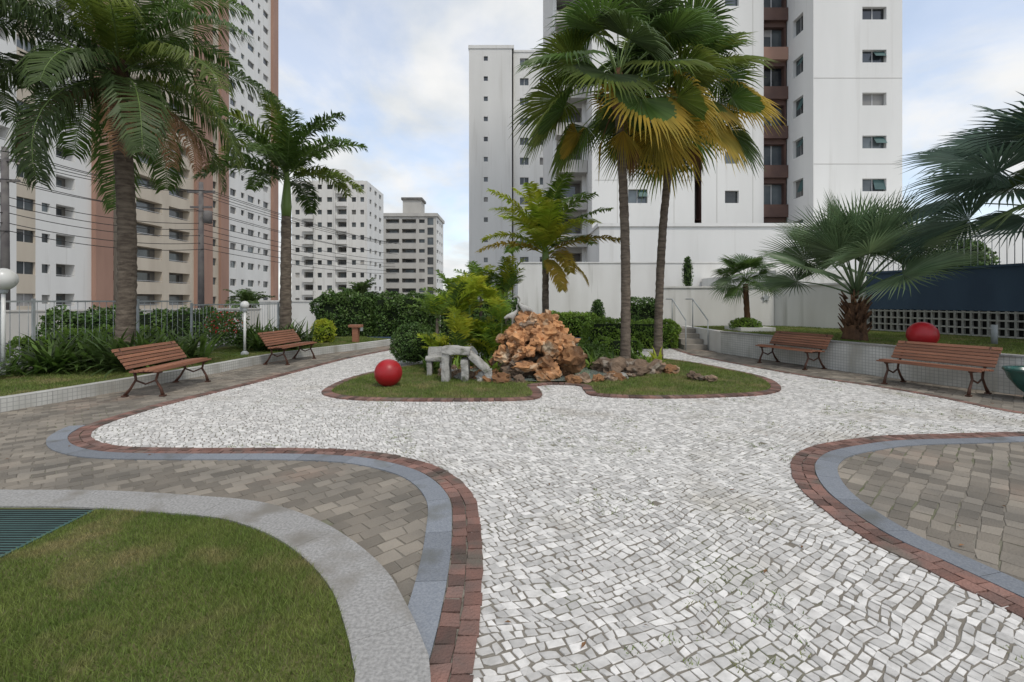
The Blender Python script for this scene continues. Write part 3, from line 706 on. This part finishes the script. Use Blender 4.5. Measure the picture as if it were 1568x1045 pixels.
# blue wall with block lattice
A=Vector((10.7,14.2,0));B=Vector((12.6,8.0,0)); d=B-A; Lb=d.length; ang=math.atan2(d.y,d.x)
mb=MB('blue','dark','tile','metal')
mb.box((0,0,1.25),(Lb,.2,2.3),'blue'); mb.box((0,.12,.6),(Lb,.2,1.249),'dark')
for i in range(int(Lb/.17)): mb.box((i*.17,.0,.62),(i*.17+.035,.1,1.245),'tile')
for k in range(4): mb.box((0,.004,.62+k*.19),(Lb,.096,.655+k*.19),'tile')
mb.box((-.02,-.03,2.301),(Lb,.23,2.36),'blue')
mb.tube([(0,.1,3.1),(Lb,.1,3.1)],.025,'metal',6)
for i in range(int(Lb/.14)): mb.tube([(i*.14,.1,2.36),(i*.14,.1,3.1)],.009,'metal',5)
mb.obj('blue_boundary_wall',(A.x,A.y,0),ang)
mb=MB('metal'); mb.tube([(9.9,9.7,.6),(9.9,9.7,1.0)],.055,'metal',12); mb.obj('garden_pipe_post',(0.05,0,0))

# ---------------------------------------------------------------- left railing
def railing(name,a,b,z0,z1,sp=.14):
    a=Vector((*a,0));b=Vector((*b,0));d=(b-a);L=d.length;ang=math.atan2(d.y,d.x)
    mb=MB('metal','gran')
    mb.box((0,-.018,z1-.035),(L,.018,z1),'metal'); mb.box((0,-.015,z0+.12),(L,.015,z0+.145),'metal'); mb.box((0,-.08,z0-.1),(L,.08,z0+.06),'gran')
    for i in range(int(L/sp)): mb.tube([(i*sp,0,z0+.1),(i*sp,0,z1-.03)],.006,'metal',5)
    for i in range(int(L/2)+1): mb.box((i*2-.022,-.022,z0),(i*2+.022,.022,z1+.04),'metal')
    mb.obj(name,(a.x,a.y,0),ang)
railing('metal_railing_fence',(-10.6,5.5),(-8.6,12.6),.15,1.5)
railing('metal_railing_fence',(-8.6,12.62),(-8.2,17.2),.15,1.4)
wallseg('street_wall',(-22,14),(-11.5,21.5),0,1.1,.2,'greyb')
def globe(loc,h,r):
    mb=MB('lampw','metal'); mb.tube([(0,0,0),(0,0,h)],.03,'lampw',10); mb.lathe((0,0,0),[(.09,0),(.09,.05),(.04,.1)],'metal',16)
    mb.lathe((0,0,h),[(.05,-.02),(.07,.03),(.05,.06)],'metal',16); ball(mb,(0,0,h+.04+r),r,'lampw'); mb.obj('globe_garden_lamp',loc)
globe((-6.65,11.7,.15),1.1,.1)
globe((-9.25,8.55,.15),1.5,.2)
mb=MB('wood','metal'); mb.box((-.12,-.12,0),(.12,.12,.08),'wood'); mb.box((-.09,-.09,.08),(.09,.09,.62),'wood'); mb.box((-.2,-.13,.621),(.2,.13,.70),'wood'); mb.box((.15,-.05,.5),(.22,.05,.62),'metal'); mb.obj('wooden_bollard',(-5.05,15.2,.02))
mb=MB('vase'); mb.lathe((0,0,0),[(.001,0),(.12,0),(.14,.04),(.10,.09),(.2,.18),(.3,.33),(.33,.42),(.36,.45),(.35,.48),(.31,.46),(.28,.36),(.001,.25)],'vase',32); mb.obj('green_garden_urn',(7.75,6.95,.012))

# ---------------------------------------------------------------- buildings
def facade(mb,p0,ud,W,z0,nf,fh,cols,wall,recess=.25):
    p0=Vector(p0);ud=Vector(ud).normalized(); nn=ud.cross(Z)
    H=nf*fh
    P=lambda u,z,dp=0: p0+ud*u+Vector((0,0,z0+z))-nn*dp
    cols=sorted(cols,key=lambda c:c[0]); u=0
    for c in cols+[(W,W,0,0,'',None)]:
        if c[0]>u+1e-6: mb.face([P(u,0),P(c[0],0),P(c[0],H),P(u,H)],wall,.5)
        u=c[1]
    for c in cols:
        u0,u1,v0,v1,kind,sp=c; sp=sp or wall
        for k in range(nf):
            b=k*fh; r=R(); gm='glass' if R()<.82 else 'curtain'
            if v0>0: mb.face([P(u0,b),P(u1,b),P(u1,b+v0),P(u0,b+v0)],sp,.5)
            if v1<fh: mb.face([P(u0,b+v1),P(u1,b+v1),P(u1,b+fh),P(u0,b+fh)],sp,.5)
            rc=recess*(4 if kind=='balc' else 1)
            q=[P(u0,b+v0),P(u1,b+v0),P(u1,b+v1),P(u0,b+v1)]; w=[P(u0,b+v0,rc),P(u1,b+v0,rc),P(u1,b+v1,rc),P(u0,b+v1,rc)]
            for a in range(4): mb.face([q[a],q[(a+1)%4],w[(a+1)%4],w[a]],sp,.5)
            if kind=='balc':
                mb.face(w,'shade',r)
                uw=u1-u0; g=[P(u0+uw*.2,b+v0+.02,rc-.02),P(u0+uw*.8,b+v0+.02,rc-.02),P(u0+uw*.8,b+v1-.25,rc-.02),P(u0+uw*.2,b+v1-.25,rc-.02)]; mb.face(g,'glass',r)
                if uw>1.5: mb.face([P(u0,b+v0+.12,.04),P(u1,b+v0+.12,.04),P(u1,b+v0+.17,.04),P(u0,b+v0+.17,.04)],'frame',r)
            else:
                mb.face(w,gm,r)
                um=(u0+u1)/2
                if kind=='w2':
                    mb.face([P(um-.04,b+v0,rc-.03),P(um+.04,b+v0,rc-.03),P(um+.04,b+v1,rc-.03),P(um-.04,b+v1,rc-.03)],'frame',.5)
                    s_=U(.0,.5)
                    if R()<.3: mb.face([P(u0,b+v1-(v1-v0)*s_,rc-.02),P(um,b+v1-(v1-v0)*s_,rc-.02),P(um,b+v1,rc-.02),P(u0,b+v1,rc-.02)],'curtain',r)
                if kind=='awn' :
                    mb.face([P(um-.03,b+v0,rc-.03),P(um+.03,b+v0,rc-.03),P(um+.03,b+v1,rc-.03),P(um-.03,b+v1,rc-.03)],'frame',.5)
                    if R()<.8:
                        hz=b+v0+(v1-v0)*U(.15,.5); o_=U(.1,.3)
                        mb.face([P(um+.05,b+v1-.03,rc-.05),P(u1-.02,b+v1-.03,rc-.05),P(u1-.02,hz,rc-.1-o_),P(um+.05,hz,rc-.1-o_)],'teal',r)
BM=('white','beige','greyb','brown','dkbrown','glass','curtain','frame','teal','shade')
def proud(mb,p0,ud,u0,u1,z0,z1,dp,m):
    p0=Vector(p0);ud=Vector(ud).normalized();nn=ud.cross(Z)
    Mx=Matrix(((ud.x,nn.x,0,p0.x),(ud.y,nn.y,0,p0.y),(0,0,1,0),(0,0,0,1)))
    mb.box((u0,-.3,z0),(u1,dp,z1),m,Mx)
mb=MB(*BM)
cols=[]
u=.6
while u<20: 
    cols+= [(u,u+1.7,1.0,2.15,'w2','beige'),(u+2.3,u+3.1,1.2,2.05,'w',None),(u+3.7,u+5.7,.95,2.2,'balc','white')]; u+=6.3
facade(mb,(-45,29.5,0),(0,1,0),20.8,0,24,2.95,[c for c in cols if c[1]<20.6],'white')
proud(mb,(-45,29.5,0),(0,1,0),20.8,23.0,0,70.8,.5,'brown')
facade(mb,(-60,29.5,0),(1,0,0),15,0,24,2.95,[(2,4,1,2.1,'w2',None),(6,8.4,1,2.1,'balc',None),(11,13,1,2.1,'w2',None)],'white')
mb.box((-62,29.8,0),(-46.3,52.4,71.5),'white')
mb.obj('white_apartment_tower')
mb=MB(*BM)
facade(mb,(-45,55.5,0),(0,1,0),11.0,0,24,2.9,[(.8,5.0,.9,2.3,'balc',None),(6.2,10.2,.9,2.3,'balc',None)],'beige')
proud(mb,(-45,55.5,0),(0,1,0),11.0,14.6,0,69.6,.4,'brown')
facade(mb,(-45,70.1,0),(0,1,0),2.0,0,24,2.9,[(.5,1.5,1.,2.1,'w',None)],'beige')
proud(mb,(-45,70.1,0),(0,1,0),2.0,4.0,0,69.6,.4,'brown')
facade(mb,(-45,74.1,0),(0,1,0),13.6,0,24,2.9,[(1,2.6,1,2.1,'w2',None),(4,5.0,1.2,2.1,'w',None),(6,8,1.0,2.1,'w2',None),(9.2,10,1.2,2.1,'w',None),(11,12.8,1,2.1,'w2',None)],'white')
proud(mb,(-45,87.7,0),(0,1,0),0,1.9,0,69.6,.5,'brown')
facade(mb,(-60,55.5,0),(1,0,0),15,0,24,2.9,[(2,4,1,2.1,'w2',None),(7,9,1,2.1,'w2',None),(11,13,1,2.1,'w2',None)],'beige')
mb.box((-61,55.8,0),(-46.3,89.3,70.2),'beige')
mb.obj('beige_apartment_tower')
mb=MB(*BM)
cc=[(.8,1.8,1,2.1,'w',None),(2.8,5.0,.9,2.3,'balc',None),(6.0,7.0,1,2.1,'w',None),(8.2,9.4,1,2.1,'w',None),(10.6,12.8,.9,2.3,'balc',None),(14,15,1,2.1,'w',None),(16,16.9,1,2.1,'w',None)]
facade(mb,(-51.5,110,0),(1,0,0),17.6,0,10,2.95,cc,'white'); facade(mb,(-33.9,110,0),(0,1,0),14,0,10,2.95,[(2,3.5,1,2.1,'w',None),(6,8,1,2.1,'balc',None),(10,12,1,2.1,'w',None)],'white')
mb.box((-51.4,111.2,0),(-35.2,124,29.9),'white'); mb.box((-46,113,29.9),(-40,119,33),'white')
for u in (5.4,10.0): proud(mb,(-51.5,110,0),(1,0,0),u,u+.25,0,29.5,.4,'white')
for k in range(10):
    for (a,b) in ((2.7,5.1),(10.5,12.9)): proud(mb,(-51.5,110,0),(1,0,0),a,b,k*2.95-.1,k*2.95+.85,.7,'white')
mb.obj('white_apartment_block')
mb=MB(*BM)
facade(mb,(-43,140,0),(1,0,0),20.5,0,9,2.95,[(.8,4.6,.9,2.2,'balc',None),(5.4,9.4,.9,2.2,'balc',None),(10.2,14.4,.9,2.2,'balc',None),(15.3,17,1,2.1,'w',None),(17.8,19.6,.4,2.6,'w',None)],'greyb',.35)
facade(mb,(-22.5,140,0),(0,1,0),14,0,9,2.95,[(1,4,1,2.1,'w',None),(6,8,1,2.1,'w',None),(10,12,1,2.1,'w',None)],'white')
mb.box((-42.9,141.6,0),(-23,154,27.2),'greyb'); mb.box((-43.4,139.6,26.56),(-22.1,154.2,27.5),'greyb'); mb.box((-33,142,27.5),(-27.5,148,32.5),'greyb'); mb.box((-33.4,141.6,31.9),(-27.1,148.4,32.6),'shade')
mb.obj('grey_apartment_block')
mb=MB(*BM)
facade(mb,(-6.4,70,0),(1,0,0),6.6,0,13,3.0,[(2.2,2.8,1.2,1.9,'w',None)],'white')
facade(mb,(.2,71,0),(1,0,0),8,0,13,3.0,[(1.0,2.3,1.0,2.1,'w2',None),(4.0,5.2,1.0,2.1,'w2',None)],'white')
mb.box((-6.3,71.3,0),(-.0,84,38.95),'white'); mb.box((.15,71.4,0),(8.3,84,38.9),'white')
mb.box((-6.5,69.9,39.0),(.3,84,39.5),'white'); mb.box((.301,70.9,38.999),(8.2,84,39.3),'white')
mb.box((.0,70,0),(.199,71.3,38.99),'white')
mb.obj('white_apartment_tower')
mb=MB(*BM)
facade(mb,(3.2,37,0),(1,0,0),2.6,0,22,2.85,[(.3,2.3,.9,2.4,'balc','greyb')],'white')
for k in range(22): proud(mb,(3.2,37,0),(1,0,0),.2,2.55,k*2.85-.1,k*2.85+.85,1.1,'greyb')
facade(mb,(5.8,34,0),(1,0,0),12.4,-1.2,22,2.85,[(2.6,4.0,1.2,2.2,'awn',None),(7.4,7.9,.0,2.84,'balc','dkbrown'),(9.6,10.6,1.2,2.1,'w',None)],'white')
for u in (1.8,5.9,9.0,11.6): proud(mb,(5.8,34,0),(1,0,0),u,u+.03,0,61,.012,'greyb')
for k in range(1,11): proud(mb,(5.8,34,0),(1,0,0),.2,7.3,k*5.7-1.2,k*5.7-1.17,.014,'greyb')
facade(mb,(18.2,34.3,0),(1,0,0),1.8,-1.0,22,2.85,[(.12,1.68,.95,2.5,'w2','dkbrown')],'dkbrown',.4)
for k in range(22): proud(mb,(18.2,34.3,0),(1,0,0),.0,1.78,-1.0+k*2.85,-1.0+k*2.85+.9,.3,'brown' if k%5==2 else 'dkbrown')
facade(mb,(20,34.2,0),(0,-1,0),3.0,-.8,22,2.85,[(.7,1.9,.95,2.2,'awn',None)],'white')
facade(mb,(20,31.2,0),(1,0,0),5.9,-.8,22,2.85,[(3.25,4.85,1.0,1.85,'awn',None)],'white')
for k in range(1,11): proud(mb,(20,31.2,0),(1,0,0),.02,5.88,k*5.7-.85,k*5.7-.82,.012,'greyb')
mb.box((3.3,38.3,0),(5.79,50,62),'white');mb.box((5.82,35.3,0),(18.19,50,62),'white');mb.box((18.19,35.6,0),(20.4,50,62),'white');mb.box((20.3,31.7,0),(25.88,48,61.8),'white')
mb.box((5.78,34.01,0),(5.9,37,62),'white')
mb.box((5.2,28,0),(60,31,5.9),'white'); mb.box((5.1,27.9,5.901),(60,31,6.1),'white')
mb.obj('white_high_rise_building')

# ---------------------------------------------------------------- utility poles and cables
mb=MB('pole','wire','metal')
mb.tube([(0,0,0),(0,0,9.3)],[.2,.13],'pole',10); mb.box((-.9,-.06,8.6),(.9,.06,8.75),'pole'); mb.box((-.7,-.06,7.6),(.7,.06,7.72),'pole'); mb.lathe((.45,0,6.6),[(.001,0),(.25,0),(.27,.4),(.25,.8),(.001,.85)],'pole',14)
o=mb.obj('utility_pole',(-20.5,31,0))
mb=MB('pole','wire','metal')
mb.tube([(0,0,0),(0,0,9.0)],[.2,.13],'pole',10); mb.box((-.9,-.06,8.3),(.9,.06,8.42),'pole'); mb.box((-.7,-.06,7.3),(.7,.06,7.42),'pole')
mb.obj('utility_pole',(-24.8,23,0))
mb=MB('wire')
for (dx,z) in ((-.8,8.7),(-.3,8.75),(.3,8.75),(.8,8.7),(-.4,7.5),(.4,7.4),(0,6.6),(0,6.2),(.1,5.8),(.1,5.3),(.2,4.9)):
    for (a,b) in (((-24.8,23),(-20.5,31)),((-30,12),(-24.8,23)),((-20.5,31),(-15,60))):
        P=[]
        for k in range(13):
            t=k/12; P.append((a[0]+(b[0]-a[0])*t+dx,a[1]+(b[1]-a[1])*t,z-1.0*4*t*(1-t)*.4))
        mb.tube(P,.02,'wire',4)
mb.obj('overhead_cables')

# ---------------------------------------------------------------- world, sun, camera
w=bpy.data.worlds.new('World'); sc.world=w; w.use_nodes=True
nt=w.node_tree;N=nt.nodes;L=nt.links; bg=N['Background']
sky=N.new('ShaderNodeTexSky'); sky.sky_type='NISHITA'; sky.sun_disc=False
AZ=math.radians(150); EL=math.radians(58)
sky.sun_elevation=EL; sky.sun_rotation=AZ; sky.air_density=1.0; sky.dust_density=1.5; sky.ozone_density=1.2
gain=N.new('ShaderNodeVectorMath'); gain.operation='SCALE'; gain.inputs['Scale'].default_value=1.85; L.new(sky.outputs[0],gain.inputs[0])
tc=N.new('ShaderNodeTexCoord'); sx=N.new('ShaderNodeSeparateXYZ'); L.new(tc.outputs['Generated'],sx.inputs[0])
mz=N.new('ShaderNodeMath'); mz.operation='MAXIMUM'; L.new(sx.outputs['Z'],mz.inputs[0]); mz.inputs[1].default_value=0
ad=N.new('ShaderNodeMath'); ad.operation='ADD'; L.new(mz.outputs[0],ad.inputs[0]); ad.inputs[1].default_value=.3
dx=N.new('ShaderNodeMath');dx.operation='DIVIDE';L.new(sx.outputs['X'],dx.inputs[0]);L.new(ad.outputs[0],dx.inputs[1])
dy=N.new('ShaderNodeMath');dy.operation='DIVIDE';L.new(sx.outputs['Y'],dy.inputs[0]);L.new(ad.outputs[0],dy.inputs[1])
cb=N.new('ShaderNodeCombineXYZ');L.new(dx.outputs[0],cb.inputs[0]);L.new(dy.outputs[0],cb.inputs[1])
nz=N.new('ShaderNodeTexNoise');nz.inputs['Scale'].default_value=1.5;nz.inputs['Detail'].default_value=9;nz.inputs['Roughness'].default_value=.55;nz.inputs['Distortion'].default_value=.35
L.new(cb.outputs[0],nz.inputs['Vector'])
cr=N.new('ShaderNodeMapRange');cr.interpolation_type='SMOOTHSTEP';cr.inputs['From Min'].default_value=.40;cr.inputs['From Max'].default_value=.60;cr.inputs['To Min'].default_value=.48;cr.inputs['To Max'].default_value=1.0
L.new(nz.outputs['Fac'],cr.inputs['Value'])
n2=N.new('ShaderNodeTexNoise');n2.inputs['Scale'].default_value=3.2;n2.inputs['Detail'].default_value=6; L.new(cb.outputs[0],n2.inputs['Vector'])
cc2=N.new('ShaderNodeMix');cc2.data_type='RGBA';cc2.inputs[6].default_value=(5.2,5.45,5.65,1);cc2.inputs[7].default_value=(6.7,6.7,6.65,1)
c2r=N.new('ShaderNodeMapRange');c2r.inputs['From Min'].default_value=.35;c2r.inputs['From Max'].default_value=.6;L.new(n2.outputs['Fac'],c2r.inputs['Value']);L.new(c2r.outputs[0],cc2.inputs[0])
mx=N.new('ShaderNodeMix');mx.data_type='RGBA';L.new(cr.outputs[0],mx.inputs[0]);L.new(gain.outputs[0],mx.inputs[6]);L.new(cc2.outputs[2],mx.inputs[7])
L.new(mx.outputs[2],bg.inputs['Color']); bg.inputs['Strength'].default_value=.14
sun=bpy.data.lights.new('sun','SUN'); sun.energy=1.7; sun.angle=math.radians(10); sun.color=(1,.95,.87)
so=bpy.data.objects.new('sun',sun); sc.collection.objects.link(so)
sd=dirv(AZ,EL); so.rotation_euler=sd.to_track_quat('Z','Y').to_euler()
cam=bpy.data.cameras.new('camera'); cam.lens=16.53; cam.sensor_width=36; cam.shift_y=-.0395; cam.clip_end=4000; cam.clip_start=.05
co=bpy.data.objects.new('camera',cam); co.location=(0,0,1.5); co.rotation_euler=(math.pi/2,0,0); sc.collection.objects.link(co); sc.camera=co
print('objs',len(bpy.data.objects), 'faces',sum(len(m.polygons) for m in bpy.data.meshes))
